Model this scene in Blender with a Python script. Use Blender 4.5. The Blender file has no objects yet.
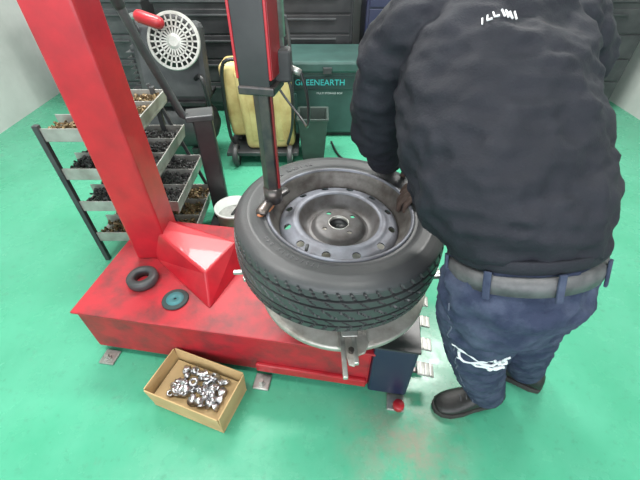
import bpy, bmesh, math, random
from mathutils import Vector, Matrix, noise
from mathutils.bvhtree import BVHTree
random.seed(7)
V=Vector
sc=bpy.context.scene
sc.view_settings.view_transform='Standard'
sc.view_settings.look='None'
rad=math.radians

# ------------------------------------------------------------------ materials
def mat(name,c1,c2=None,rough=.5,metal=0.,scale=6.,bump=0.,bscale=80.,lo=.35,hi=.65,coat=0.,spec=.5):
    m=bpy.data.materials.new(name); m.use_nodes=True
    nt=m.node_tree; b=nt.nodes['Principled BSDF']
    b.inputs['Roughness'].default_value=rough; b.inputs['Metallic'].default_value=metal
    b.inputs['Coat Weight'].default_value=coat
    b.inputs['Specular IOR Level'].default_value=spec
    tc=nt.nodes.new('ShaderNodeTexCoord')
    if c2 is None: c2=tuple(x*.75 for x in c1)
    n=nt.nodes.new('ShaderNodeTexNoise'); n.inputs['Scale'].default_value=scale; n.inputs['Detail'].default_value=6
    n.inputs['Roughness'].default_value=.6
    r=nt.nodes.new('ShaderNodeValToRGB')
    r.color_ramp.elements[0].position=lo; r.color_ramp.elements[1].position=hi
    r.color_ramp.elements[0].color=(*c1,1); r.color_ramp.elements[1].color=(*c2,1)
    nt.links.new(tc.outputs['Object'],n.inputs['Vector']); nt.links.new(n.outputs['Fac'],r.inputs['Fac'])
    nt.links.new(r.outputs['Color'],b.inputs['Base Color'])
    if bump>0:
        n2=nt.nodes.new('ShaderNodeTexNoise'); n2.inputs['Scale'].default_value=bscale; n2.inputs['Detail'].default_value=4
        bp=nt.nodes.new('ShaderNodeBump'); bp.inputs['Strength'].default_value=bump; bp.inputs['Distance'].default_value=.003
        nt.links.new(tc.outputs['Object'],n2.inputs['Vector']); nt.links.new(n2.outputs['Fac'],bp.inputs['Height'])
        nt.links.new(bp.outputs['Normal'],b.inputs['Normal'])
    return m

RED=mat('red_paint',(.43,.010,.020),(.30,.008,.016),rough=.38,scale=9,coat=.15)
REDD=mat('dark_red_paint',(.20,.008,.012),(.12,.006,.008),rough=.4,scale=9)
REDW=mat('worn_red_paint',(.36,.012,.022),(.13,.020,.022),rough=.5,scale=12,lo=.42,hi=.72,bump=.2)
BLK=mat('black_paint',(.012,.012,.014),(.03,.03,.032),rough=.35)
BLKM=mat('black_plastic',(.015,.015,.017),(.028,.028,.03),rough=.55,bump=.2)
NAVY=mat('navy_paint',(.010,.014,.045),(.02,.022,.05),rough=.35)
STEEL=mat('worn_steel',(.50,.50,.48),(.30,.29,.27),rough=.38,metal=.75,scale=18,bump=.2)
TABLE=mat('turntable_steel',(.52,.50,.47),(.30,.27,.24),rough=.42,metal=.55,scale=14,bump=.25)
CHROME=mat('bright_steel',(.60,.60,.62),(.32,.32,.33),rough=.3,metal=.9,scale=70)
DSTEEL=mat('dark_steel',(.05,.05,.055),(.12,.10,.09),rough=.3,metal=.7,scale=20)
RIMM=mat('rim_gunmetal',(.19,.20,.235),(.10,.10,.115),rough=.48,metal=.35,scale=12,bump=.1)
RIMB=mat('rim_barrel_worn',(.15,.14,.13),(.07,.058,.052),rough=.5,metal=.35,scale=22)
HATM=mat('rim_hat_dark',(.125,.120,.122),(.06,.052,.05),rough=.5,metal=.3,scale=18)
RUB=mat('tyre_rubber',(.030,.031,.034),(.048,.049,.051),rough=.45,bump=.12,bscale=140,spec=.5)
RUBL=mat('tyre_lettering',(.07,.07,.075),(.08,.08,.085),rough=.5)
CARD=mat('cardboard',(.50,.35,.17),(.40,.27,.125),rough=.85,scale=7,bump=.2)
CARDI=mat('cardboard_inside',(.42,.30,.16),(.36,.25,.12),rough=.9)
BEIGE=mat('yellowed_plastic',(.60,.49,.22),(.36,.24,.08),rough=.5,scale=6,lo=.4,hi=.72,bump=.2)
WHITE=mat('white_plastic',(.70,.72,.70),(.55,.57,.55),rough=.4)
GBOX=mat('teal_green_plastic',(.040,.095,.085),(.026,.062,.056),rough=.45,scale=4)
BIN=mat('grey_green_plastic',(.045,.068,.06),(.030,.045,.04),rough=.5)
CYAN=mat('cyan_print',(.05,.50,.50),(.05,.42,.42),rough=.5)
WPRINT=mat('white_print',(.75,.76,.78),(.6,.62,.65),rough=.7)
DGREY=mat('dark_grey_metal',(.035,.038,.042),(.07,.072,.075),rough=.45,metal=.3)
GALV=mat('galvanised_sheet',(.42,.42,.40),(.25,.24,.22),rough=.45,metal=.5,scale=10)
BROWN=mat('brass_nuts',(.26,.18,.09),(.10,.07,.04),rough=.5,metal=.5,scale=60)
LEAD=mat('lead_weights',(.10,.10,.10),(.03,.03,.03),rough=.6,metal=.3,scale=60)
GDISC=mat('abrasive_disc_blue',(.04,.18,.20),(.03,.11,.12),rough=.7)
WALLM=mat('wall_paint',(.50,.52,.50),(.42,.44,.42),rough=.8,scale=3)
CEILM=mat('ceiling_panel',(.65,.65,.63),(.58,.58,.56),rough=.9)
JACK=mat('jacket_cloth',(.0075,.0085,.0140),(.013,.014,.021),rough=.75,scale=9,bump=.35,bscale=260,spec=.32)
JEAN=mat('denim',(.024,.032,.062),(.070,.085,.130),rough=.85,scale=16,bump=.5,bscale=320,lo=.4,hi=.75,spec=.2)
LEATH=mat('belt_leather',(.05,.05,.055),(.10,.10,.105),rough=.5,scale=30)
SHOE=mat('shoe_leather',(.013,.012,.012),(.03,.028,.027),rough=.45,bump=.3)
SOLE=mat('shoe_sole',(.02,.018,.018),(.05,.045,.04),rough=.7)
GLOVE=mat('work_glove',(.09,.055,.042),(.05,.035,.03),rough=.8,bump=.3,bscale=300)
SKIN=mat('skin',(.52,.30,.20),(.46,.25,.17),rough=.5)
HAIR=mat('black_hair',(.010,.009,.008),(.02,.018,.016),rough=.5,bump=.8,bscale=200)
EYE=mat('eye_white',(.75,.74,.72),(.72,.7,.68),rough=.2)
IRIS=mat('iris',(.03,.015,.01),(.02,.01,.01),rough=.2)
LIP=mat('lips',(.42,.16,.13),(.36,.13,.11),rough=.5)
NYL=mat('nylon_insert',(.45,.17,.07),(.30,.10,.04),rough=.5)

def floor_mat():
    m=bpy.data.materials.new('green_epoxy_floor'); m.use_nodes=True
    nt=m.node_tree; N=nt.nodes.new; L=nt.links.new; b=nt.nodes['Principled BSDF']
    tc=N('ShaderNodeTexCoord')
    def nz(s,d=6,rg=.6):
        n=N('ShaderNodeTexNoise'); n.inputs['Scale'].default_value=s; n.inputs['Detail'].default_value=d; n.inputs['Roughness'].default_value=rg
        L(tc.outputs['Object'],n.inputs['Vector']); return n.outputs['Fac']
    def ramp(f,p0,p1,c0=(0,0,0),c1=(1,1,1)):
        r=N('ShaderNodeValToRGB'); r.color_ramp.elements[0].position=p0; r.color_ramp.elements[1].position=p1
        r.color_ramp.elements[0].color=(*c0,1); r.color_ramp.elements[1].color=(*c1,1); L(f,r.inputs['Fac']); return r.outputs['Color']
    def mix(f,a,bb):
        x=N('ShaderNodeMix'); x.data_type='RGBA'; L(f,x.inputs[0])
        for i,q in ((6,a),(7,bb)):
            if isinstance(q,tuple): x.inputs[i].default_value=(*q,1)
            else: L(q,x.inputs[i])
        return x.outputs[2]
    def math_(op,a,bb):
        x=N('ShaderNodeMath'); x.operation=op; x.use_clamp=True
        for i,q in enumerate((a,bb)):
            if isinstance(q,(int,float)): x.inputs[i].default_value=q
            else: L(q,x.inputs[i])
        return x.outputs[0]
    base=ramp(nz(2.2),.3,.7,(.052,.305,.180),(.085,.365,.235))
    g=ramp(nz(26,8,.7),.56,.74)
    c=mix(math_('MULTIPLY',g,.50),base,(.04,.13,.085))
    mp=N('ShaderNodeMapping'); mp.inputs['Location'].default_value=(-.33,-.50,0); L(tc.outputs['Object'],mp.inputs['Vector'])
    sp=N('ShaderNodeVectorMath'); sp.operation='LENGTH'; L(mp.outputs['Vector'],sp.inputs[0])
    near=ramp(sp.outputs['Value'],.04,.30,(1,1,1),(0,0,0))
    w=ramp(nz(9,8,.75),.38,.60)
    c=mix(math_('MULTIPLY',math_('MULTIPLY',w,near),.85),c,(.27,.24,.19))
    w2=ramp(nz(5,8,.75),.60,.72)
    c=mix(math_('MULTIPLY',w2,.5),c,(.12,.23,.17))
    L(c,b.inputs['Base Color'])
    rr=ramp(nz(7),.3,.7,(.16,.16,.16),(.34,.34,.34)); L(rr,b.inputs['Roughness'])
    bp=N('ShaderNodeBump'); bp.inputs['Strength'].default_value=.12; bp.inputs['Distance'].default_value=.004
    L(nz(30),bp.inputs['Height']); L(bp.outputs['Normal'],b.inputs['Normal'])
    return m
FLOOR=floor_mat()

# ------------------------------------------------------------------ geometry helpers
class Geo:
    def __init__(s): s.v=[];s.f=[]
    def add(s,v,f,M=None):
        o=len(s.v)
        s.v+= [ (M@V(p)) if M else V(p) for p in v]
        s.f+= [tuple(i+o for i in q) for q in f]
        return s
def grp(name,loc=(0,0,0)):
    e=bpy.data.objects.new(name,None); e.empty_display_size=.1; e.location=loc
    sc.collection.objects.link(e); return e
def par(o,p):
    if p is not None:
        o.parent=p; o.matrix_parent_inverse=Matrix.Translation(-V(p.location))
def mesh(name,g,m,parent=None,smooth=True,bevel=0,sol=0,auto=None):
    me=bpy.data.meshes.new(name); me.from_pydata([tuple(p) for p in g.v],[],g.f); me.update()
    bm=bmesh.new(); bm.from_mesh(me); bmesh.ops.recalc_face_normals(bm,faces=bm.faces); bm.to_mesh(me); bm.free()
    me.materials.append(m)
    o=bpy.data.objects.new(name,me); sc.collection.objects.link(o)
    for p in me.polygons: p.use_smooth=smooth
    if sol:
        s=o.modifiers.new('s','SOLIDIFY'); s.thickness=sol; s.offset=0
    if bevel:
        b=o.modifiers.new('b','BEVEL'); b.width=bevel; b.segments=2; b.limit_method='ANGLE'; b.angle_limit=rad(40)
    par(o,parent); return o
def bake(o):
    dg=bpy.context.evaluated_depsgraph_get(); dg.update()
    me=bpy.data.meshes.new_from_object(o.evaluated_get(dg)); 
    o.modifiers.clear(); o.data=me; return o
def boxg(c,s,M=None,rot=(0,0,0)):
    from mathutils import Euler
    T=Matrix.Translation(V(c))@Euler([rad(a) for a in rot]).to_matrix().to_4x4()
    if M: T=M@T
    x,y,z=[q/2 for q in s]
    v=[(-x,-y,-z),(x,-y,-z),(x,y,-z),(-x,y,-z),(-x,-y,z),(x,-y,z),(x,y,z),(-x,y,z)]
    f=[(0,3,2,1),(4,5,6,7),(0,1,5,4),(1,2,6,5),(2,3,7,6),(3,0,4,7)]
    return Geo().add(v,f,T)
def box(name,c,s,m,parent=None,rot=(0,0,0),bevel=.004,M=None):
    return mesh(name,boxg(c,s,M,rot),m,parent,False,bevel)
def lathe(profile,n=48,c=(0,0,0),closed=False,M=None):
    v=[];f=[];k=len(profile)
    for i in range(n):
        a=2*math.pi*i/n
        for r,z in profile: v.append((c[0]+r*math.cos(a),c[1]+r*math.sin(a),c[2]+z))
    kk=k if closed else k-1
    for i in range(n):
        j=(i+1)%n
        for q in range(kk):
            q2=(q+1)%k
            f.append((i*k+q,j*k+q,j*k+q2,i*k+q2))
    return Geo().add(v,f,M)
def frame_rings(pts,radii,n,lat=None,ratio=1.0):
    rings=[];prev=None
    for i,p in enumerate(pts):
        p=V(p)
        a=V(pts[max(i-1,0)]);b=V(pts[min(i+1,len(pts)-1)])
        t=(b-a).normalized()
        lt=lat[i] if isinstance(lat,list) else lat
        if lt is not None: x=V(lt)-t*V(lt).dot(t)
        elif prev is not None: x=prev-t*prev.dot(t)
        else:
            q=V((0,0,1)) if abs(t.z)<.9 else V((1,0,0)); x=q.cross(t)
        x.normalize(); prev=x; y=t.cross(x)
        r=radii[i] if isinstance(radii,(list,tuple)) else radii
        ra,rb=(r if isinstance(r,(list,tuple)) else (r,r*ratio))
        rings.append([p+x*ra*math.cos(2*math.pi*k/n)+y*rb*math.sin(2*math.pi*k/n) for k in range(n)])
    return rings
def tube(pts,radii,n=14,lat=None,ratio=1.,round_=True,g=None):
    pts=[V(p) for p in pts]
    R=radii if isinstance(radii,list) else [radii]*len(pts)
    if round_:
        def rr(r,k): return (r[0]*k,r[1]*k) if isinstance(r,tuple) else r*k
        def m_(r): return min(r) if isinstance(r,tuple) else r
        t0=(pts[0]-pts[1]).normalized(); t1=(pts[-1]-pts[-2]).normalized()
        A=[];AR=[];B=[];BR=[]
        for a in (80,55,28):
            A.append(pts[0]+t0*m_(R[0])*math.sin(rad(a))); AR.append(rr(R[0],math.cos(rad(a))))
        for a in (28,55,80):
            B.append(pts[-1]+t1*m_(R[-1])*math.sin(rad(a))); BR.append(rr(R[-1],math.cos(rad(a))))
        pts=A+pts+B; R=AR+R+BR
    rings=frame_rings(pts,R,n,lat,ratio)
    v=[p for r in rings for p in r]; f=[]
    for i in range(len(rings)-1):
        for k in range(n):
            k2=(k+1)%n; f.append((i*n+k,i*n+k2,(i+1)*n+k2,(i+1)*n+k))
    f.append(tuple(range(n))[::-1]); o=(len(rings)-1)*n; f.append(tuple(o+k for k in range(n)))
    g=g or Geo(); g.add(v,f); return g
def cyl(name,p0,p1,r,m,parent=None,n=24,r2=None,bevel=0):
    return mesh(name,tube([p0,p1],[r,r if r2 is None else r2],n,round_=False),m,parent,True if n>8 else False,bevel) 
def spline(pts,k=6):
    pts=[V(p) for p in pts]; out=[]
    P=[pts[0]]+pts+[pts[-1]]
    for i in range(1,len(P)-2):
        for j in range(k):
            t=j/k; a,b,c,d=P[i-1],P[i],P[i+1],P[i+2]
            out.append(.5*((2*b)+(c-a)*t+(2*a-5*b+4*c-d)*t*t+(3*b-a-3*c+d)*t**3))
    out.append(pts[-1]); return out
def ellip(c,r,M=None,n=20,m_=12):
    v=[];f=[]
    for i in range(1,m_):
        th=math.pi*i/m_
        for k in range(n):
            a=2*math.pi*k/n
            v.append((c[0]+r[0]*math.sin(th)*math.cos(a),c[1]+r[1]*math.sin(th)*math.sin(a),c[2]+r[2]*math.cos(th)))
    top=len(v); v.append((c[0],c[1],c[2]+r[2])); v.append((c[0],c[1],c[2]-r[2]))
    for i in range(m_-2):
        for k in range(n):
            k2=(k+1)%n; f.append((i*n+k,(i+1)*n+k,(i+1)*n+k2,i*n+k2))
    for k in range(n):
        k2=(k+1)%n; f.append((top,k,k2)); o=(m_-2)*n; f.append((top+1,o+k2,o+k))
    return Geo().add(v,f,M)
def remesh(name,g,m,parent,vox=.008,it=6,fac=.5):
    o=mesh(name,g,m,None,True)
    r=o.modifiers.new('r','REMESH'); r.mode='VOXEL'; r.voxel_size=vox; r.use_smooth_shade=True
    s=o.modifiers.new('s','SMOOTH'); s.iterations=it; s.factor=fac
    bake(o); 
    if not o.data.materials: o.data.materials.append(m)
    for p in o.data.polygons: p.use_smooth=True
    par(o,parent); return o
def text_geo(s,size,ext=.001):
    cu=bpy.data.curves.new('t','FONT'); cu.body=s; cu.size=size; cu.extrude=ext; cu.align_x='CENTER'; cu.align_y='CENTER'
    o=bpy.data.objects.new('t',cu); sc.collection.objects.link(o)
    dg=bpy.context.evaluated_depsgraph_get(); dg.update()
    me=bpy.data.meshes.new_from_object(o.evaluated_get(dg))
    g=Geo().add([v.co.copy() for v in me.vertices],[tuple(p.vertices) for p in me.polygons])
    bpy.data.objects.remove(o); return g
def basis(o,x,y,z):
    M=Matrix((V(x),V(y),V(z))).transposed().to_4x4(); M.translation=V(o); return M

# ------------------------------------------------------------------ room
box('floor',(0,1.0,-.05),(7,7.4,.1),FLOOR,bevel=0)
box('wall_back',(0,4.25,1.6),(7,.1,3.2),WALLM,bevel=0)
box('wall_left',(-3.0,1.0,1.6),(.1,6.4,3.2),WALLM,bevel=0)
box('wall_right',(3.2,1.0,1.6),(.1,6.4,3.2),WALLM,bevel=0)
box('ceiling',(.1,1.0,3.25),(6.6,6.6,.1),CEILM,bevel=0)
def lamp(x,y,p):
    e=grp('fluorescent_lamp',(x,y,3.12))
    box('housing',(x,y,3.16),(1.3,.28,.08),WHITE,e)
    em=bpy.data.materials.new('tube_glow'); em.use_nodes=True
    b=em.node_tree.nodes['Principled BSDF']; b.inputs['Emission Color'].default_value=(1,.98,.95,1); b.inputs['Emission Strength'].default_value=4
    for d in (-.07,.07): cyl('tube',(x-.58,y+d,3.10),(x+.58,y+d,3.10),.014,em,e)
    l=bpy.data.lights.new('lamp_light','AREA'); l.shape='RECTANGLE'; l.size=1.2; l.size_y=.5; l.energy=p; l.color=(1,.98,.95)
    o=bpy.data.objects.new('lamp_light',l); o.location=(x,y,3.07); sc.collection.objects.link(o); par(o,e)
lamp(-1.2,.6,56); lamp(.9,.2,36); lamp(-1.0,2.6,110); lamp(1.2,2.6,100)
l=bpy.data.lights.new('doorway_daylight','AREA'); l.shape='RECTANGLE'; l.size=5; l.size_y=2.6; l.energy=160; l.color=(.94,.97,1)
o=bpy.data.objects.new('doorway_daylight',l); o.location=(-.6,-2.6,1.9); o.rotation_euler=(rad(78),0,0); sc.collection.objects.link(o)
w=bpy.data.worlds.new('World'); sc.world=w; w.use_nodes=True
w.node_tree.nodes['Background'].inputs[0].default_value=(.85,.92,1,1); w.node_tree.nodes['Background'].inputs[1].default_value=1.0

# ------------------------------------------------------------------ tyre + steel wheel
TC=V((.056,.854,.765))
def tyre_geo(R=.315,N=360,dn=.0):
    prof=[]
    side=[(.204,.068),(.206,.080),(.214,.089),(.222,.0925),(.226,.0905),(.229,.0935),(.245,.098),(.262,.0985),(.268,.1),(.271,.0985),(.284,.096),(.295,.091),(.303,.085),(.3065,.0805)]
    for r,z in side: prof.append((r,z,0))
    ribs=[(.076,.0565),(.047,.027),(.018,-.018),(-.027,-.047),(-.0565,-.078)]
    for ri,(a,b) in enumerate(ribs):
        k=6
        for j in range(k+1):
            z=a+(b-a)*j/k
            prof.append((R-1.1*z*z, z, 1 if (0<j<k or ri in(0,4)) else 2))
        if ri<4:
            z1=b-.001; z2=ribs[ri+1][0]+.001
            prof.append((R-.009-1.1*z1*z1,z1,0)); prof.append((R-.009-1.1*z2*z2,z2,0))
    for r,z in reversed(side): prof.append((r,-z,0))
    K=len(prof); v=[];f=[]
    for i in range(N):
        a=2*math.pi*i/N
        for q,(r,z,rib) in enumerate(prof):
            rr=r
            if rib==1:
                off=int(round(z*230)) if abs(z)<.05 else int(round(abs(z)*120))
                per=6 if abs(z)>.05 else 8
                if (i+off)%per==0: rr-=.0065
            v.append((rr*math.cos(a),rr*math.sin(a),z))
    for i in range(N):
        j=(i+1)%N
        for q in range(K-1): f.append((i*K+q,j*K+q,j*K+q+1,i*K+q+1))
    return Geo().add(v,f),K,len(side)
def make_tyre(name,parent,M,letters=True):
    g,K,ns=tyre_geo()
    g2=Geo().add(g.v,g.f,M)
    o=mesh(name,g2,RUB,parent,True)
    for i,p in enumerate(o.data.polygons):
        q=i%(K-1)
        p.use_smooth = not (ns-1<=q<=K-1-ns)
    return o
wt=grp('car_wheel',TC)
make_tyre('tyre',wt,Matrix.Translation(TC))
lg=Geo()
def arc_text(s,r,a0,size,step):
    for i,ch in enumerate(s):
        if ch==' ': continue
        a=a0-i*step
        t=text_geo(ch,size,.0008)
        u=V((math.cos(a),math.sin(a),0)); x=V((math.sin(a),-math.cos(a),0))
        M=basis(TC+u*r+V((0,0,.0985)),x,u,(0,0,1))
        lg.add(t.v,t.f,M)
arc_text('STEEL RADIAL',.247,rad(155),.020,.068)
arc_text('TUBELESS',.247,rad(20),.014,.05)
arc_text('175/65R15 84S',.247,rad(255),.016,.058)
mesh('sidewall_lettering',lg,RUBL,wt,False)
barrel=[(.2125,.083),(.2165,.089),(.2145,.094),(.2095,.092),(.2045,.084),(.201,.073),(.197,.060),(.186,.045),(.182,.030),(.182,.0),(.184,-.04),(.198,-.062),(.202,-.08),(.21,-.09),(.215,-.093)]
o=mesh('rim_barrel',lathe(barrel,96,TC),RIMB,wt,True,sol=.003)
o=mesh('rim_flange',lathe([(.2125,.083),(.2175,.088),(.2172,.0945),(.213,.097),(.2085,.095),(.2060,.088),(.209,.084)],96,TC,closed=True),RIMM,wt,True)
disc=[(.183,.012),(.180,.030),(.174,.042),(.166,.048),(.156,.051),(.146,.054),(.138,.058),(.130,.059),(.123,.055),(.117,.044),(.110,.030),(.101,.020),(.092,.016),(.083,.018),(.077,.025),(.072,.033),(.066,.036),(.055,.037),(.040,.037),(.034,.037),(.031,.030)]
dp=[]
for a,b in zip(disc[:-1],disc[1:]):
    dp+= [a,((a[0]+b[0])/2,(a[1]+b[1])/2)]
dp.append(disc[-1])
do=mesh('wheel_disc',lathe(dp,128,TC),RIMM,None,True,sol=.004)
cg=Geo()
for i in range(12):
    a=2*math.pi*(i+.5)/12; c=TC+V((math.cos(a)*.159,math.sin(a)*.159,.05))
    t=V((-math.sin(a),math.cos(a),0))
    q=tube([c-V((0,0,.05)),c+V((0,0,.04))],[(.0125,.0105)]*2,20,lat=t,round_=False); cg.add(q.v,q.f)
for i in range(4):
    a=2*math.pi*i/4+.6; c=TC+V((math.cos(a)*.053,math.sin(a)*.053,.03))
    q=tube([c-V((0,0,.03)),c+V((0,0,.04))],.0075,16,round_=False); cg.add(q.v,q.f)
cut=mesh('cut',cg,BLK,None,False)
bo=do.modifiers.new('b','BOOLEAN'); bo.object=cut; bo.operation='DIFFERENCE'; bo.solver='EXACT'
bake(do); bpy.data.objects.remove(cut); par(do,wt)
do.data.materials.clear(); do.data.materials.append(RIMM); do.data.materials.append(HATM)
for p in do.data.polygons:
    p.use_smooth=True
    c=p.center-TC; p.material_index=1 if math.hypot(c.x,c.y)<.121 else 0
try: do.data.set_sharp_from_angle(angle=rad(35))
except Exception: pass
mesh('hub_bore_ring',lathe([(.032,.036),(.032,.0395),(.029,.0395),(.029,.028)],48,TC),STEEL,wt,True)
mesh('hub_bore_cup',lathe([(.0305,.030),(.0285,.012),(0,.010)],32,TC),BLK,wt,True)
cyl('valve_stem',TC+V((-.10,-.165,.052)),TC+V((-.092,-.15,.085)),.0045,RUB,wt,12)
wt.rotation_euler=(rad(1.0),rad(2.2),0)

# ------------------------------------------------------------------ tyre changer
tch=grp('tire_changer',(-.2,1.05,0))
BM=Matrix.Translation((-.2375,.78,0))@Matrix.Rotation(rad(-9),4,'Z')
box('base_cabinet',(-.17,.30,.165),(1.22,.60,.25),REDW,tch,M=BM,bevel=.012)
box('base_plinth',(-.17,.305,.022),(1.18,.55,.044),BLK,tch,M=BM)
box('base_top_lip',(-.17,.30,.295),(1.24,.62,.012),REDW,tch,M=BM,bevel=.004)
box('base_front_rail',(.20,-.008,.085),(.46,.02,.05),RED,tch,M=BM,bevel=.006)
box('end_housing',(.52,.30,.185),(.16,.62,.33),NAVY,tch,M=BM,bevel=.012)
box('end_housing_cap',(.52,.30,.352),(.168,.628,.01),BLK,tch,M=BM,bevel=.003)
for yy in (.07,.19,.31,.43):
    box('pedal_arm',(.615,yy,.10),(.06,.025,.012),DSTEEL,tch,M=BM)
    box('pedal',(.665,yy,.115),(.07,.06,.010),STEEL,tch,M=BM,rot=(0,8,0))
    for k in range(3): box('pedal_rib',(.645+.02*k,yy,.124-.003*k),(.005,.056,.006),STEEL,tch,M=BM,bevel=.001)
for (x,y) in ((-.72,-.03),(-.005,-.035),(.56,-.035)):
    box('foot_plate',(x,y,.006),(.07,.07,.012),STEEL,tch,M=BM)
    mesh('foot_bolt',lathe([(0,.03),(.010,.03),(.010,.012),(.016,.012),(.016,.0),],6,(x,y-.01,.01),M=BM),STEEL,tch,False)
mesh('foot_wheel',lathe([(0,.030),(.020,.030),(.023,.024),(.023,.004),(0,.002)],24,(.57,-.055,0.012),M=BM),RED,tch)
PC=V((.07,.86,0))
mesh('turntable_gearbox',lathe([(0,.30),(.13,.30),(.13,.40),(.10,.44),(.08,.52),(.08,.545),(0,.545)],40,PC),BLK,tch)
TR=.285; DC=V((.078,.852,.555))
mesh('turntable_disc',lathe([(0,-.012),(TR-.01,-.012),(TR,-.008),(TR,.006),(TR-.006,.010),(.09,.010),(.085,.014),(0,.014)],96,DC),TABLE,tch)
for k in range(4):
    a=rad(-88+90*k); u=V((math.cos(a),math.sin(a),0)); s=V((-math.sin(a),math.cos(a),0))
    M=basis(DC,u,s,(0,0,1))
    L0,L1=.08,.350
    box('jaw_slide_rail',((L0+L1)/2+.015,-.022,.018),(L1-L0+.03,.014,.014),STEEL,tch,M=M,bevel=.003)
    box('jaw_slide_rail',((L0+L1)/2-.005,.012,.018),(L1-L0-.01,.014,.014),STEEL,tch,M=M,bevel=.003)
    pts=[(.10,-.036),(.285,-.036),(.305,-.016),(.340,-.010),(.345,.006),(.315,.012),(.305,.040),(.275,.055),(.10,.036)]
    nn_=len(pts)
    g=Geo().add([(x,y,.012) for x,y in pts]+[(x,y,.020) for x,y in pts],[tuple(range(nn_))[::-1],tuple(range(nn_,2*nn_))]+[(i,(i+1)%nn_,(i+1)%nn_+nn_,i+nn_) for i in range(nn_)],M)
    mesh('jaw_slide_plate',g,TABLE,tch,False,.002)
    pr=[(.175,.02),(.245,.02),(.262,.035),(.235,.045),(.205,.065),(.205,.088),(.195,.094),(.185,.080),(.175,.05)]
    n_=len(pr)
    g=Geo().add([(x,-.024,z) for x,z in pr]+[(x,.024,z) for x,z in pr],[tuple(range(n_)),tuple(range(n_,2*n_))[::-1]]+[(i,(i+1)%n_,(i+1)%n_+n_,i+n_) for i in range(n_)],M)
    mesh('clamp_jaw',g,STEEL,tch,False,.003)
    mesh('jaw_bolt',lathe([(0,.032),(.009,.032),(.009,.02)],6,(.30,0,0),M=M),DSTEEL,tch,False)
box('column',(-.775,1.28,.98),(.16,.16,1.36),RED,tch,bevel=.01)
box('column_cap',(-.775,1.28,1.67),(.18,.18,.03),BLK,tch)
bt=[(-.76,1.19,.300),(-.45,.905,.300),(-.335,1.20,.300),(-.76,1.34,.300)]
tp=[(-.755,1.235,.46),(-.47,1.01,.41),(-.375,1.19,.42),(-.755,1.32,.46)]
mesh('column_foot',Geo().add(bt+tp,[(0,3,2,1),(4,5,6,7),(0,1,5,4),(1,2,6,5),(2,3,7,6),(3,0,4,7)]),RED,tch,False,.008)
SH=V((-.136,.866,0)); CT=V((-.775,1.28,0))
d=(SH-CT); d.normalize(); pz=V((-d.y,d.x,0))
Ma=basis((0,0,0),d,pz,(0,0,1)); 
mid=(SH+CT)/2
box('swing_arm',tuple(Ma.inverted()@(mid+V((0,0,1.72)))),((SH-CT).length+.16,.10,.11),RED,tch,M=Ma,bevel=.008)
Ms=Matrix.Translation(SH)@Matrix.Rotation(rad(-12),4,'Z')
box('tool_shaft_sleeve',(-.004,0,1.45),(.076,.076,.50),BLK,tch,M=Ms,bevel=.006)
box('sleeve_side_plate',(.0375,-.004,1.46),(.010,.066,.46),REDD,tch,M=Ms,bevel=.003)
box('sleeve_red_edge',(-.040,-.036,1.46),(.006,.008,.46),RED,tch,M=Ms,bevel=.002)
box('sleeve_red_edge',(.037,-.038,1.46),(.006,.006,.46),RED,tch,M=Ms,bevel=.002)
box('sleeve_lower_collar',(0,0,1.205),(.086,.084,.02),DSTEEL,tch,M=Ms,bevel=.004)
mesh('hexagonal_tool_shaft',tube([SH+V((0,0,.885)),SH+V((0,0,1.95))],.023,6,lat=(1,.2,0),round_=False),DSTEEL,tch,False,.002)
box('shaft_red_reflection',(.0215,0,1.05),(.004,.012,.28),REDD,tch,M=Ms,bevel=.001)  # dark red sliver standing in for the red reflection on the steel shaft
cyl('lock_rod',(-.090,.90,1.225),(-.090,.90,1.70),.009,STEEL,tch,16)
cyl('lock_cylinder',(-.090,.90,1.30),(-.090,.90,1.60),.013,STEEL,tch,20)
box('lock_bracket',(-.090,.885,1.245),(.05,.04,.07),BLKM,tch,bevel=.006)
cyl('air_fitting',(-.070,.895,1.235),(-.045,.89,1.225),.008,STEEL,tch,12)
mesh('air_line',tube(spline([(-.045,.89,1.225),(-.03,.90,1.16),(-.035,.99,1.05),(-.06,1.15,1.0),(-.15,1.22,1.1),(-.3,1.2,1.4),(-.45,1.1,1.65)]),.004,8),BLK,tch)
g=Geo()
q=tube(spline([SH+V((-.03,-.055,.876)),SH+V((-.016,-.02,.880)),SH+V((.004,.012,.882)),SH+V((.03,.05,.878))],4),[(.010,.018)]*13,14,lat=(0,0,1)); g.add(q.v,q.f)
q=tube([SH+V((0,0,.878)),SH+V((0,0,.925))],.026,20,round_=False); g.add(q.v,q.f)
mesh('mount_head',g,DSTEEL,tch)
mesh('mount_head_insert',tube([SH+V((-.035,-.060,.868)),SH+V((-.018,-.034,.868)),SH+V((-.006,-.012,.868))],[.008,.011,.009],12),NYL,tch)
box('breaker_post',(-.62,1.84,.36),(.10,.10,.72),BLK,tch,rot=(0,0,14),bevel=.01)
box('breaker_post_cap',(-.63,1.84,.725),(.14,.12,.03),DGREY,tch,rot=(0,0,14),bevel=.006)
mesh('breaker_lever',tube([(-.65,1.83,.70),(-.705,1.80,.74),(-.768,1.70,1.09),(-.79,1.67,1.24)],[.022,.020,.019,.019],14),DGREY,tch)
mesh('breaker_grip',tube([(-.79,1.67,1.24),(-.81,1.65,1.36)],.024,14),BLKM,tch)
box('breaker_foot_beam',(-.645,1.60,.05),(.06,.46,.08),BLK,tch,bevel=.006)
mesh('breaker_pad',lathe([(.03,.0),(.060,.0),(.065,.01),(.065,.03),(.055,.04),(.035,.04),(.03,.03)],32,(-.775,1.06,.303),closed=True),RUB,tch)

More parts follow.
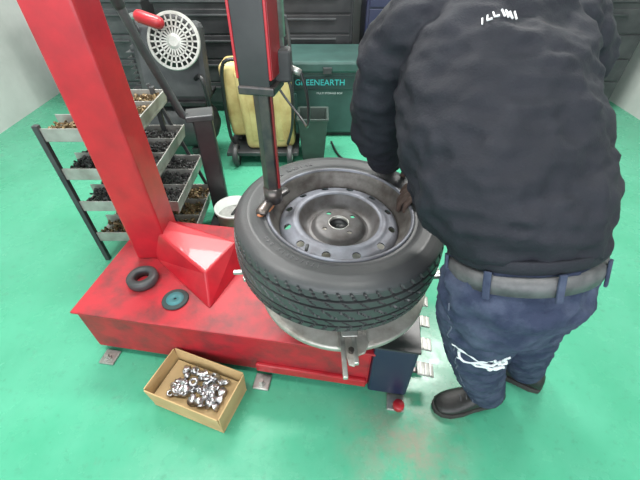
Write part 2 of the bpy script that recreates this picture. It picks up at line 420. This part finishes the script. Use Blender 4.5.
gd=grp('grinding_disc',(-.62,.955,.305))
mesh('disc',lathe([(.011,.0),(.052,.0),(.055,.002),(.052,.008),(.011,.008)],40,(-.605,.955,.3032),closed=True),mat('abrasive_disc_grit',(.03,.05,.05),(.02,.03,.03),rough=.8),gd)
mesh('hub',lathe([(.006,.002),(.036,.002),(.036,.0095),(.006,.0095)],24,(-.605,.955,.3032),closed=True),GDISC,gd)

# ------------------------------------------------------------------ cardboard box with metal caps
cb=grp('cardboard_box',(-.49,.685,0))
CM=Matrix.Translation((-.495,.683,0))@Matrix.Rotation(rad(-20),4,'Z')
W,Dp,Hh,t=.325,.185,.135,.005
box('bottom',(0,0,.004),(W,Dp,.006),CARD,cb,M=CM,bevel=.001)
box('side_front',(0,-Dp/2,Hh/2),(W,t,Hh),CARD,cb,M=CM,rot=(4,0,0),bevel=.001)
box('side_back',(0,Dp/2,Hh/2),(W,t,Hh),CARD,cb,M=CM,rot=(-4,0,0),bevel=.001)
box('side_left',(-W/2,0,Hh/2),(t,Dp,Hh),CARD,cb,M=CM,rot=(0,-4,0),bevel=.001)
box('side_right',(W/2,0,Hh/2),(t,Dp,Hh),CARD,cb,M=CM,rot=(0,4,0),bevel=.001)
box('lining',(0,0,.045),(W-.02,Dp-.02,.06),CARDI,cb,M=CM,bevel=.001)
pg=Geo()
for i in range(75):
    x=random.uniform(-.095,.115); y=random.uniform(-.060,.060); z=.083+random.uniform(0,.026)*(1-abs(x)/.14)
    R=random.uniform(.012,.021)
    rot=Matrix.Rotation(random.uniform(-1.,1.),4,'X')@Matrix.Rotation(random.uniform(-1.,1.),4,'Y')
    Mx=CM@Matrix.Translation((x,y,z))@rot
    if i%3==0: q=lathe([(R*.45,-.005),(R,-.005),(R,.005),(R*.75,.008),(R*.45,.006)],14,closed=True)
    else: q=lathe([(0,.012),(R*.5,.011),(R*.55,.003),(R,.0),(R,-.004),(0,-.004)],14)
    pg.add(q.v,q.f,Mx)
mesh('metal_cap_pile',pg,CHROME,cb)

# ------------------------------------------------------------------ wheel weight rack
rk=grp('wheel_weight_rack',(-1.05,1.75,0))
tiers=[(.80,-.84,BROWN),(.60,-.79,LEAD),(.41,-.73,LEAD),(.20,-.70,BROWN)]
X0=-1.25;Y0,Y1=1.50,1.98
for ti,(z,xf,mm) in enumerate(tiers):
    box('tray_floor',((X0+xf)/2,(Y0+Y1)/2,z-.055),(xf-X0,Y1-Y0,.006),GALV,rk,bevel=.001)
    box('tray_front_lip',(xf,(Y0+Y1)/2,z-.03),(.006,Y1-Y0+.02,.075),GALV,rk,bevel=.001,rot=(0,10,0))
    box('tray_side_near',((X0+xf)/2,Y0,z-.025),(xf-X0,.006,.06),GALV,rk,bevel=.001)
    box('tray_side_far',((X0+xf)/2,Y1,z-.025),(xf-X0,.006,.06),GALV,rk,bevel=.001)
    for k in (1,2): box('tray_divider',((X0+xf)/2,Y0+(Y1-Y0)*k/3,z-.025),(xf-X0,.005,.055),GALV,rk,bevel=.001)
    box('tray_divider_long',(X0+(xf-X0)*.5,(Y0+Y1)/2,z-.025),(.005,Y1-Y0,.055),GALV,rk,bevel=.001)
    g=Geo(); random.seed(ti)
    for i in range(900):
        x=random.uniform(X0+.02,xf-.015); y=random.uniform(Y0+.01,Y1-.01)
        s=random.uniform(.008,.018)
        q=boxg((x,y,z-.045+random.uniform(0,.028)),(s*1.5,s*.7,s*.7),rot=(random.uniform(0,180),random.uniform(0,180),random.uniform(0,180))); g.add(q.v,q.f)
    mesh('weights',g,mm,rk,False)
for x,y in ((-1.24,Y0),(-1.24,Y1),(-.90,Y0),(-.90,Y1)):
    box('upright',(x,y,.41),(.025,.025,.82),DGREY,rk,bevel=.002)
box('slanted_brace_near',(-.80,Y0-.005,.42),(.02,.012,.86),DGREY,rk,rot=(0,-16,0),bevel=.002)
box('slanted_brace_far',(-.80,Y1+.005,.42),(.02,.012,.86),DGREY,rk,rot=(0,-16,0),bevel=.002)

# ------------------------------------------------------------------ lubricant bucket
bk=grp('lubricant_bucket',(-.49,1.67,0))
BC=(-.497,1.66,0)
mesh('pail',lathe([(0,.004),(.082,.004),(.100,.250),(.107,.250),(.107,.264),(.098,.264),(.080,.010),(0,.010)],40,BC),WHITE,bk)
mesh('paste',lathe([(0,.205),(.0935,.207)],32,BC),mat('grey_paste',(.45,.45,.43),(.30,.30,.29),rough=.5,scale=20),bk)
mesh('brush',tube([(-.51,1.66,.205),(-.44,1.70,.285)],.009,10),DGREY,bk)

# ------------------------------------------------------------------ oil drain cart
oc=grp('oil_drain_cart',(-.45,2.75,0))
def rbox(name,c,s,m,p,bv,rot=(0,0,0)):
    o=box(name,c,s,m,p,rot,bevel=bv); o.modifiers[0].segments=5
    for q in o.data.polygons:q.use_smooth=True
    return o
rbox('tank',(-.40,2.74,.42),(.38,.28,.60),BEIGE,oc,.05,(0,-3,0))
rbox('tank_rear',(-.64,2.80,.46),(.14,.24,.54),BEIGE,oc,.04,(0,-3,0))
rbox('tank_lid',(-.41,2.74,.735),(.30,.22,.04),BEIGE,oc,.015)
cyl('filler_cap',(-.36,2.72,.75),(-.36,2.72,.79),.04,BLK,oc)
rbox('tank_front_rib',(-.50,2.600,.43),(.05,.02,.46),BEIGE,oc,.008,(0,-3,0))
rbox('tank_front_rib',(-.31,2.600,.43),(.05,.02,.46),BEIGE,oc,.008,(0,-3,0))
box('label_plate',(-.40,2.596,.50),(.11,.008,.09),mat('faded_label',(.45,.30,.14),(.55,.45,.28),rough=.7,scale=30),oc)
box('chassis',(-.45,2.72,.105),(.56,.34,.03),DGREY,oc)
for x,y in ((-.235,2.56),(-.66,2.58),(-.235,2.86),(-.66,2.86)):
    M=basis((x,y,.085),(0,1,0),(0,0,1),(1,0,0))
    mesh('wheel_tyre',lathe([(.05,-.018),(.078,-.02),(.085,-.012),(.085,.012),(.078,.02),(.05,.018)],32,M=M,closed=True),RUB,oc)
    mesh('wheel_hub',lathe([(0,-.014),(.05,-.014),(.052,0),(.05,.014),(0,.022)],24,M=M),GALV,oc)
mesh('push_handle',tube(spline([(-.60,2.92,.12),(-.62,2.93,.7),(-.62,2.93,.93),(-.58,2.93,.98),(-.28,2.93,.98),(-.24,2.93,.93),(-.22,2.92,.7),(-.22,2.92,.12)],4),.013,10),DGREY,oc)
mesh('drain_hose',tube(spline([(-.26,2.60,.74),(-.20,2.56,.60),(-.205,2.56,.35),(-.25,2.585,.18)],6),.011,10),BLK,oc)
mesh('drain_hose_left',tube(spline([(-.50,2.66,.76),(-.66,2.64,.75),(-.70,2.66,.5),(-.70,2.66,.2),(-.66,2.68,.13)],6),.013,10),BLK,oc)

# ------------------------------------------------------------------ waste bin
wb=grp('waste_bin',(-.07,2.72,0))
def frustum(cx,cy,z0,z1,a0,b0,a1,b1):
    v=[(cx+sx*a0,cy+sy*b0,z0) for sx,sy in((-1,-1),(1,-1),(1,1),(-1,1))]+[(cx+sx*a1,cy+sy*b1,z1) for sx,sy in((-1,-1),(1,-1),(1,1),(-1,1))]
    return v
v=frustum(-.055,2.74,.0,.36,.085,.085,.115,.12); vi=frustum(-.055,2.74,.012,.36,.077,.077,.105,.11)
f=[(3,2,1,0)]+[(i,(i+1)%4,(i+1)%4+4,i+4) for i in range(4)]+[(8,9,10,11)]+[(i+8,i+12,(i+1)%4+12,(i+1)%4+8) for i in range(4)]+[(i+4,(i+1)%4+4,(i+1)%4+12,i+12) for i in range(4)]
mesh('bin_body',Geo().add(v+vi,f),BIN,wb,False,.006)
for (c,s) in (((-.055,2.62,.35),(.24,.014,.022)),((-.055,2.86,.35),(.24,.014,.022)),((-.171,2.74,.35),(.014,.24,.022)),((.061,2.74,.35),(.014,.24,.022))):
    box('rim_lip',c,s,BIN,wb)

# ------------------------------------------------------------------ storage chest with cyan lettering
sch=grp('storage_chest',(.25,3.3,0))
box('chest_body',(.28,3.32,.30),(1.12,.5,.52),GBOX,sch,bevel=.015)
box('chest_lid',(.28,3.31,.60),(1.16,.54,.09),GBOX,sch,bevel=.02)
box('chest_plinth',(.28,3.33,.02),(1.06,.45,.04),BLK,sch)
for x in (-.22,.32,.76): box('chest_rib',(x,3.066,.22),(.05,.02,.34),GBOX,sch,bevel=.004)
box('chest_label_strip',(.03,3.062,.475),(.50,.010,.10),mat('dark_panel',(.022,.05,.048),(.02,.04,.04),rough=.4),sch,bevel=.002)
box('chest_latch',(.06,3.03,.58),(.07,.02,.05),DGREY,sch)
tg=text_geo('GREENEARTH',.066,.001)
mesh('chest_lettering',Geo().add(tg.v,tg.f,basis((.00,3.055,.48),(1,0,0),(0,0,1),(0,-1,0))),CYAN,sch,False)
tg=text_geo('MULTI STORAGE BOX',.022,.001)
mesh('chest_small_lettering',Geo().add(tg.v,tg.f,basis((.08,3.070,.39),(1,0,0),(0,0,1),(0,-1,0))),WPRINT,sch,False)

def cabinet(x,w_,h,m,nd,y=3.88):
    e=grp('tool_cabinet',(x,y,0))
    box('carcass',(x,y,h/2+.03),(w_,.5,h-.06),m,e,bevel=.008)
    box('plinth',(x,y,.03),(w_-.05,.44,.06),BLK,e)
    box('worktop',(x,y-.005,h+.012),(w_+.03,.53,.024),DGREY,e)
    for k in range(nd):
        hh=(h-.14)/nd; z=.10+hh*(k+.5)
        box('drawer_front',(x,y-.255,z),(w_-.05,.016,hh-.014),m,e,bevel=.004)
        box('drawer_handle',(x,y-.272,z+hh*.25),(w_*.6,.018,.016),DGREY,e,bevel=.003)
cabinet(-.08,.74,1.06,BLK,6)
cabinet(.95,1.1,1.15,NAVY,5)
cabinet(-.98,.9,.95,BLK,4)
cabinet(-1.98,.9,.95,DGREY,4)
cabinet(2.3,1.2,.95,DGREY,4)
tbx=grp('toolbox',(-.62,3.45,0))
box('toolbox_body',(-.66,3.45,.20),(.42,.26,.40),BLKM,tbx,bevel=.02)
box('toolbox_lid',(-.66,3.45,.43),(.43,.27,.06),DGREY,tbx,bevel=.015)
mesh('toolbox_handle',tube(spline([(-.78,3.45,.46),(-.76,3.45,.52),(-.56,3.45,.52),(-.54,3.45,.46)],4),.012,10),BLKM,tbx)

# ------------------------------------------------------------------ air compressor (top left)
ac=grp('air_compressor',(-1.05,2.65,0))
mesh('air_tank',tube([(-1.45,2.72,.30),(-.97,2.72,.30)],.19,32),DGREY,ac)
for x in (-1.35,-.98):
    for y in (2.60,2.84): box('tank_leg',(x,y,.07),(.05,.04,.14),BLK,ac)
box('motor_deck',(-1.12,2.72,.50),(.62,.34,.03),BLK,ac)
box('pump_body',(-1.16,2.78,.68),(.26,.22,.34),DGREY,ac,bevel=.02)
for k in range(7): box('pump_fin',(-1.16,2.78,.60+.035*k),(.30,.26,.008),DGREY,ac,bevel=.001)
FC=V((-.93,2.56,.90))
MG=basis(FC,(1,0,0),(0,.35,.94),(0,-.94,.35))
box('belt_guard',(-1.02,2.68,.74),(.48,.12,.50),DGREY,ac,bevel=.04,rot=(-12,0,0))
g=Geo()
R0=.165
q=lathe([(.150,.0),(R0,.0),(R0+.004,.008),(R0,.014),(.150,.014)],64,closed=True); g.add(q.v,q.f,MG)
q=lathe([(.0,.016),(.03,.016),(.045,.010),(.045,.002),(0,.002)],32); g.add(q.v,q.f,MG)
for rr_ in (.085,.118):
    q=lathe([(rr_-.005,.004),(rr_+.005,.004),(rr_+.005,.010),(rr_-.005,.010)],64,closed=True); g.add(q.v,q.f,MG)
for k in range(24):
    a=2*math.pi*k/24; Mk=MG@Matrix.Rotation(a,4,'Z')
    q=boxg((.098,0,.007),(.112,.010,.006)); g.add(q.v,q.f,Mk)
mesh('fan_guard',g,GALV,ac,False)
mesh('fan_guard_back',lathe([(0,-.01),(.155,-.01),(.155,-.03),(0,-.03)],48,M=MG),BLK,ac)
mesh('intake_filter',tube([(-1.08,2.50,1.05),(-.97,2.48,1.02)],.036,20),RED,ac)
mesh('intake_pipe',tube(spline([(-1.08,2.50,1.05),(-1.16,2.55,1.03),(-1.2,2.7,.9)],5),.02,12),CHROME,ac)
mesh('discharge_hose',tube(spline([(-.90,2.66,.62),(-.80,2.52,.70),(-.775,2.50,.60),(-.78,2.52,.42),(-.84,2.58,.30)],6),.014,10),BLK,ac)

ah=grp('air_hose',(.3,2.3,0))
mesh('hose',tube(spline([(.10,2.95,.011),(.16,2.7,.011),(.30,2.5,.011),(.22,2.3,.011),(.25,2.05,.011),(.5,1.9,.011),(.9,2.1,.011),(1.3,1.8,.011)],8),.009,10),BLK,ah)

# ================================================================== the mechanic
mn=grp('mechanic',(.5,.6,0))
LH=V((-.86,-.51,0)).normalized()     # his left at the hips
LS=V((-.97,-.24,0)).normalized()     # his left at the shoulders
AX=V((-.05,.40,.91)).normalized()    # tilt of the pelvis (leaning forward)
CB=V((.440,.553,.948))
def fold(o,amp,scl,stretch=V((1,1,1)),seed=0):
    me=o.data
    ns=[v.normal.copy() for v in me.vertices]
    for v,n in zip(me.vertices,ns):
        p=V((v.co.x*stretch.x,v.co.y*stretch.y,v.co.z*stretch.z))*scl
        a=noise.noise(p+V((3+seed,7,1))); b=noise.noise(p*2.3+V((11,2+seed,5)))
        r=1-abs(a)*2.2
        v.co+=n*(amp*(r*.7+b*.5)-amp*.2)
    me.update()
g=Geo()
tc_=[CB+AX*.042,CB+AX*.092,(.395,.64,1.09),(.380,.695,1.15),(.370,.76,1.225),(.370,.82,1.29),(.372,.865,1.345),(.368,.89,1.375)]
tr_=[(.174,.130),(.194,.144),(.213,.152),(.220,.150),(.216,.142),(.195,.127),(.135,.10),(.078,.075)]
lt_=[LH.lerp(LS,t_) for t_ in (0,.1,.3,.5,.75,1,1,1)]
q=tube(tc_,tr_,36,lat=lt_,round_=False); g.add(q.v,q.f)
# loose front of the jacket hanging down toward the wheel
q=tube([(.28,.74,1.16),(.265,.76,1.06),(.29,.73,.98)],[(.075,.060),(.075,.055),(.05,.04)],20,lat=LS); g.add(q.v,q.f)
Larm=[(.27,.85,1.325),(.185,.855,1.315),(.143,.868,1.26),(.142,.885,1.17),(.156,.905,1.08),(.182,.945,1.01),(.207,.985,.955)]
q=tube(Larm,[.078,.074,.071,.069,.066,.058,.046],20); g.add(q.v,q.f)
Rarm=[(.48,.87,1.325),(.565,.885,1.31),(.605,.91,1.25),(.61,.945,1.16),(.585,.975,1.06),(.50,.965,.985),(.395,.940,.925)]
q=tube(Rarm,[.075,.070,.066,.060,.058,.050,.042],20); g.add(q.v,q.f)
jk=remesh('jacket',g,JACK,mn,.008,4)
fold(jk,.015,8,V((1,1,.6)))
fold(jk,.009,13,V((.45,.9,1.7)),4)
fold(jk,.005,24,V((.7,1,1.2)),9)
mesh('jacket_hem',tube([CB+AX*.024,CB+AX*.034,CB+AX*.052],[(.176,.132),(.181,.138),(.182,.139)],48,lat=LH,round_=False),JACK,mn,True,.004)
def band(name,a,b,r,m,n=24): 
    a,b=V(a),V(b); return mesh(name,tube([a,a.lerp(b,.5),b],[r*.96,r,r*.96],n,round_=False),m,mn,True)
band('cuff_left',(.202,.978,.966),(.214,.998,.938),.048,JACK)
band('cuff_right',(.41,.943,.933),(.382,.937,.918),.045,JACK)
mesh('collar',lathe([(.080,-.02),(.084,.015),(.080,.035),(.074,.036),(.072,-.02)],32,M=basis((.367,.892,1.375),(1,0,0),V((0,.86,-.5)),V((0,.5,.86))),closed=True),JACK,mn)
HL=V((.358,.505,.885)); HR=V((.520,.600,.885))
KL=V((.480,.590,.49)); AL=V((.650,.668,.115))
KR=V((.665,.655,.48)); AR=V((.85,.765,.115))
g=Geo()
q=tube([(.445,.535,.83),CB-AX*.06,CB+AX*.022],[(.160,.122),(.172,.132),(.166,.124)],32,lat=LH,round_=False); g.add(q.v,q.f)
for H,K_,A in ((HL,KL,AL),(HR,KR,AR)):
    pts=[H+V((0,0,.03)),H.lerp(K_,.3),H.lerp(K_,.65),K_,K_.lerp(A,.4),K_.lerp(A,.75),A]
    q=tube(pts,[.098,.098,.088,.080,.075,.070,.066],24,round_=True); g.add(q.v,q.f)
jn=remesh('jeans',g,JEAN,mn,.008,4)
fold(jn,.011,11,V((1,1,1.6))); fold(jn,.005,28,V((1,1,1.8)))
for A,K_,nm in ((AL,KL,'left'),(AR,KR,'right')):
    dd=(A-K_).normalized()
    mesh('hem_'+nm,tube([A-dd*.0,A+dd*.030,A+dd*.048],[.068,.071,.069],24,round_=False),JEAN,mn)
mesh('belt',tube([CB-AX*.018,CB,CB+AX*.018],[(.177,.136),(.180,.139),(.178,.137)],48,lat=LH,round_=False),LEATH,mn)
bj=BVHTree.FromPolygons([v.co for v in jn.data.vertices],[tuple(p.vertices) for p in jn.data.polygons])
bjk=BVHTree.FromPolygons([v.co for v in jk.data.vertices],[tuple(p.vertices) for p in jk.data.polygons])
LT=(LH-AX*LH.dot(AX)).normalized(); BT=AX.cross(LT)
for k in range(8):
    a=2*math.pi*(k+.4)/8; c=CB+LT*.182*math.cos(a)+BT*.141*math.sin(a)
    nrm=(LT*math.cos(a)/.182+BT*math.sin(a)/.141).normalized(); tg_=AX.cross(nrm)
    box('belt_loop',(0,0,0),(.014,.006,.056),JEAN,mn,M=basis(c,tg_,-nrm,AX),bevel=.002)
def snapline(pts,bv,off=.002,k=8):
    out=[]
    for p in spline(pts,k):
        h=bv.find_nearest(p); out.append(h[0]+h[1]*off)
    return out
mesh('outseam',tube(snapline([HL+V((-.09,-.04,.02)),HL.lerp(KL,.5)+V((-.07,-.05,0)),KL+V((-.06,-.045,0)),AL+V((-.05,-.04,0))],bj,.001),.0022,6),mat('seam_thread',(.10,.11,.16),(.08,.09,.13),rough=.9),mn)
C0=KL.lerp(HL,.50)
ux=V((.80,-.35,.0)).normalized(); uz=(HL-KL).normalized()
def pp(a,b): return C0+V((-.050,-.085,0))+ux*a+uz*b
g=Geo()
strokes=[[(-.045,.035),(-.015,.05),(.035,.035),(.03,.0),(-.02,-.005),(-.03,.018),(.0,.032),(.05,.02)],
 [(.0,-.02),(.03,-.005),(.07,.0),(.10,-.01),(.12,.01)],[(-.03,-.03),(.0,-.025),(.015,-.045),(.04,-.03),(.05,-.05),(.08,-.03),(.11,-.045)],
 [(.055,.045),(.06,.01),(.07,.04),(.085,.012),(.10,.03)],[(-.01,-.038),(.03,-.040),(.07,-.042),(.10,-.03)]]
for st in strokes:
    q=tube(snapline([pp(a,b) for a,b in st],bj,.0008,6),.0040,6); g.add(q.v,q.f)
mesh('thigh_print',g,WPRINT,mn)
g=Geo(); sd=V((-.10,.62,.78)).normalized(); xr0=(-LS-sd*(-LS).dot(sd)).normalized()
for i,ch in enumerate('ILLINI'):
    p=V((.285,.700,1.38))+xr0*(i*.0145-.02)
    h=bjk.find_nearest(p); nn=h[1].normalized(); yy=(sd-nn*sd.dot(nn)).normalized(); xx=yy.cross(nn)
    t=text_geo(ch,.022,.0012); g.add(t.v,t.f,basis(h[0]+nn*.0035,xx,yy,nn))
mesh('jacket_lettering',g,WPRINT,mn,False)

def shoe(A,dirv,nm):
    d=V(dirv).normalized(); s=V((-d.y,d.x,0)); up=V((0,0,1))
    o=V((A.x,A.y,0))
    sec=[(-.085,.026,.070),(-.075,.036,.095),(-.045,.040,.112),(.0,.042,.118),(.045,.043,.100),(.085,.047,.078),(.125,.050,.064),(.160,.046,.056),(.185,.036,.048),(.200,.020,.036)]
    v=[];n=20
    for x,hw,h in sec:
        for k in range(n):
            a=2*math.pi*k/n; cy=math.cos(a); sz=math.sin(a)
            zz=.018+ (h-.018)*(.5+.5*sz) if sz>-.2 else .018+(h-.018)*max(0,.5+.5*sz*1.2)
            v.append(o+d*x+s*hw*math.copysign(abs(cy)**.8,cy)+up*zz)
    f=[]
    for i in range(len(sec)-1):
        for k in range(n): f.append((i*n+k,i*n+(k+1)%n,(i+1)*n+(k+1)%n,(i+1)*n+k))
    f.append(tuple(range(n))); f.append(tuple((len(sec)-1)*n+k for k in range(n)))
    ob=mesh('shoe_upper_'+nm,Geo().add(v,f),SHOE,mn)
    sb=ob.modifiers.new('s','SUBSURF'); sb.levels=1; sb.render_levels=1
    out=[(-.092,.0),(-.085,.028),(-.05,.040),(.0,.042),(.05,.045),(.10,.053),(.15,.052),(.185,.040),(.205,.018),(.208,0)]
    ol=out+[(x,-y) for x,y in reversed(out[1:-1])]
    m_=len(ol); v=[o+d*x+s*y for x,y in ol]+[o+d*x+s*y+up*.026 for x,y in ol]
    mesh('shoe_sole_'+nm,Geo().add(v,[tuple(range(m_)),tuple(range(m_,2*m_))]+[(i,(i+1)%m_,(i+1)%m_+m_,i+m_) for i in range(m_)]),SOLE,mn,False,.004)
    g=Geo()
    for j,x in enumerate((.035,.058,.081,.103)):
        hh=[.106,.094,.081,.072][j]
        q=tube([o+d*x-s*.026+up*(hh-.012),o+d*x+up*(hh+.002),o+d*(x+.006)+s*.026+up*(hh-.012)],.0035,8); g.add(q.v,q.f)
    mesh('laces_'+nm,g,LEATH,mn)
    mesh('shoe_collar_'+nm,tube([o+up*.09+d*-.02,o+up*.13+d*-.015],[.044,.046],20,round_=False),SHOE,mn)
shoe(AL+V((.012,0,0)),(-.97,-.16,0),'left')
shoe(AR+V((.012,0,0)),(-.80,.55,0),'right')

def hand(W,d,s,nm,curl=(48,50,35),thumb_side=1):
    W=V(W); d=V(d).normalized(); s=(V(s)-d*V(s).dot(d)).normalized(); n=d.cross(s)*thumb_side
    if n.z>0: n=-n
    g=Geo()
    q=tube([W-d*.02,W+d*.015,W+d*.05,W+d*.082],[(.026,.020),(.032,.018),(.041,.016),(.042,.014)],18,lat=s); g.add(q.v,q.f)
    lens=[(.040,.025,.020),(.045,.029,.022),(.042,.027,.021),(.033,.021,.018)]
    for i,off in enumerate((.032,.011,-.010,-.030)):
        p=W+d*(.083-.004*abs(i-1))+s*off*thumb_side; ang=0; pts=[p-d*.02,p]
        for L_,c_ in zip(lens[i],curl):
            ang+=rad(c_); p=p+(d*math.cos(ang)+n*math.sin(ang))*L_; pts.append(p)
        q=tube(pts,[.0095,.0100,.0092,.0085,.0075],12,lat=s); g.add(q.v,q.f)
    b=W+d*.022+s*.028*thumb_side
    t1=b+(d*.45+s*.72*thumb_side+n*.5).normalized()*.036
    t2=t1+(d*.8+s*.15*thumb_side+n*.62).normalized()*.030
    t3=t2+(d*.75-s*.35*thumb_side+n*.6).normalized()*.024
    q=tube([b-s*.01*thumb_side,b,t1,t2,t3],[.013,.0145,.0125,.011,.0095],12,lat=n); g.add(q.v,q.f)
    remesh('hand_'+nm,g,GLOVE,mn,.0032,3)
    return W+d*.088+n*.026, s
# left hand pushes on the far sidewall, right hand presses the bead at the right of the rim
hand((.214,1.000,.935),(.05,.70,-.50),(.95,-.05,.10),'left',(18,30,30),1)
hand((.372,.935,.912),(-.92,-.20,-.28),(-.15,.95,.0),'right',(14,28,30),-1)

HC=V((.345,.985,1.445))
fw=V((-.30,.62,-.72)).normalized(); upv=V((-.05,.72,.69)); upv=(upv-fw*upv.dot(fw)).normalized(); rt=fw.cross(upv)
HM=basis(HC,rt,fw,upv)
g=Geo()
for q in (ellip((0,-.012,.022),(.074,.092,.088)),ellip((0,.020,-.030),(.060,.064,.070)),ellip((0,.045,-.078),(.034,.034,.026)),
          ellip((0,.088,-.010),(.012,.016,.026)),ellip((0,.102,-.024),(.014,.012,.010)),ellip((-.076,-.005,-.008),(.008,.018,.030)),ellip((.076,-.005,-.008),(.008,.018,.030)),
          ellip((0,.076,.028),(.052,.014,.010)),ellip((-.036,.058,-.022),(.022,.018,.018)),ellip((.036,.058,-.022),(.022,.018,.018)),ellip((0,.080,-.052),(.024,.010,.009))):
    g.add(q.v,q.f,HM)
nk=tube([V((.368,.885,1.355)),V((.36,.93,1.40)),HM@V((0,-.03,-.05))],[.062,.056,.054],20); g.add(nk.v,nk.f)
remesh('head',g,SKIN,mn,.005,3)
for x in (-.031,.031):
    q=ellip((x,.072,.006),(.013,.011,.010)); mesh('eye',Geo().add(q.v,q.f,HM),EYE,mn)
    q=ellip((x,.0815,.005),(.006,.0035,.006)); mesh('iris',Geo().add(q.v,q.f,HM),IRIS,mn)
    q=tube([HM@V((x-.018,.083,.024)),HM@V((x,.089,.029)),HM@V((x+.018,.083,.024))],.0035,8); mesh('eyebrow',q,HAIR,mn)
q=tube([HM@V((-.022,.086,-.054)),HM@V((0,.092,-.053)),HM@V((.022,.086,-.054))],[.003,.005,.003],8); mesh('mouth',q,LIP,mn)
g=Geo()
q=ellip((0,-.018,.034),(.082,.098,.090)); 
vv=[]
for p in q.v:
    if p.y>.045 and p.z<.06: p=V((p.x,.045,p.z))
    if p.z<-.03: p=V((p.x*.95,p.y,-.03-(.0 if p.y>-.03 else .02)))
    vv.append(p)
g.add(vv,q.f,HM)
hr=remesh('hair',g,HAIR,mn,.006,2); fold(hr,.003,60)

# ------------------------------------------------------------------ camera
cam=bpy.data.cameras.new('camera'); co=bpy.data.objects.new('camera',cam); sc.collection.objects.link(co)
cam.lens=20.3; cam.sensor_width=36; cam.clip_start=.02
co.location=(0,0,1.5); co.rotation_euler=(rad(48),0,0); sc.camera=co
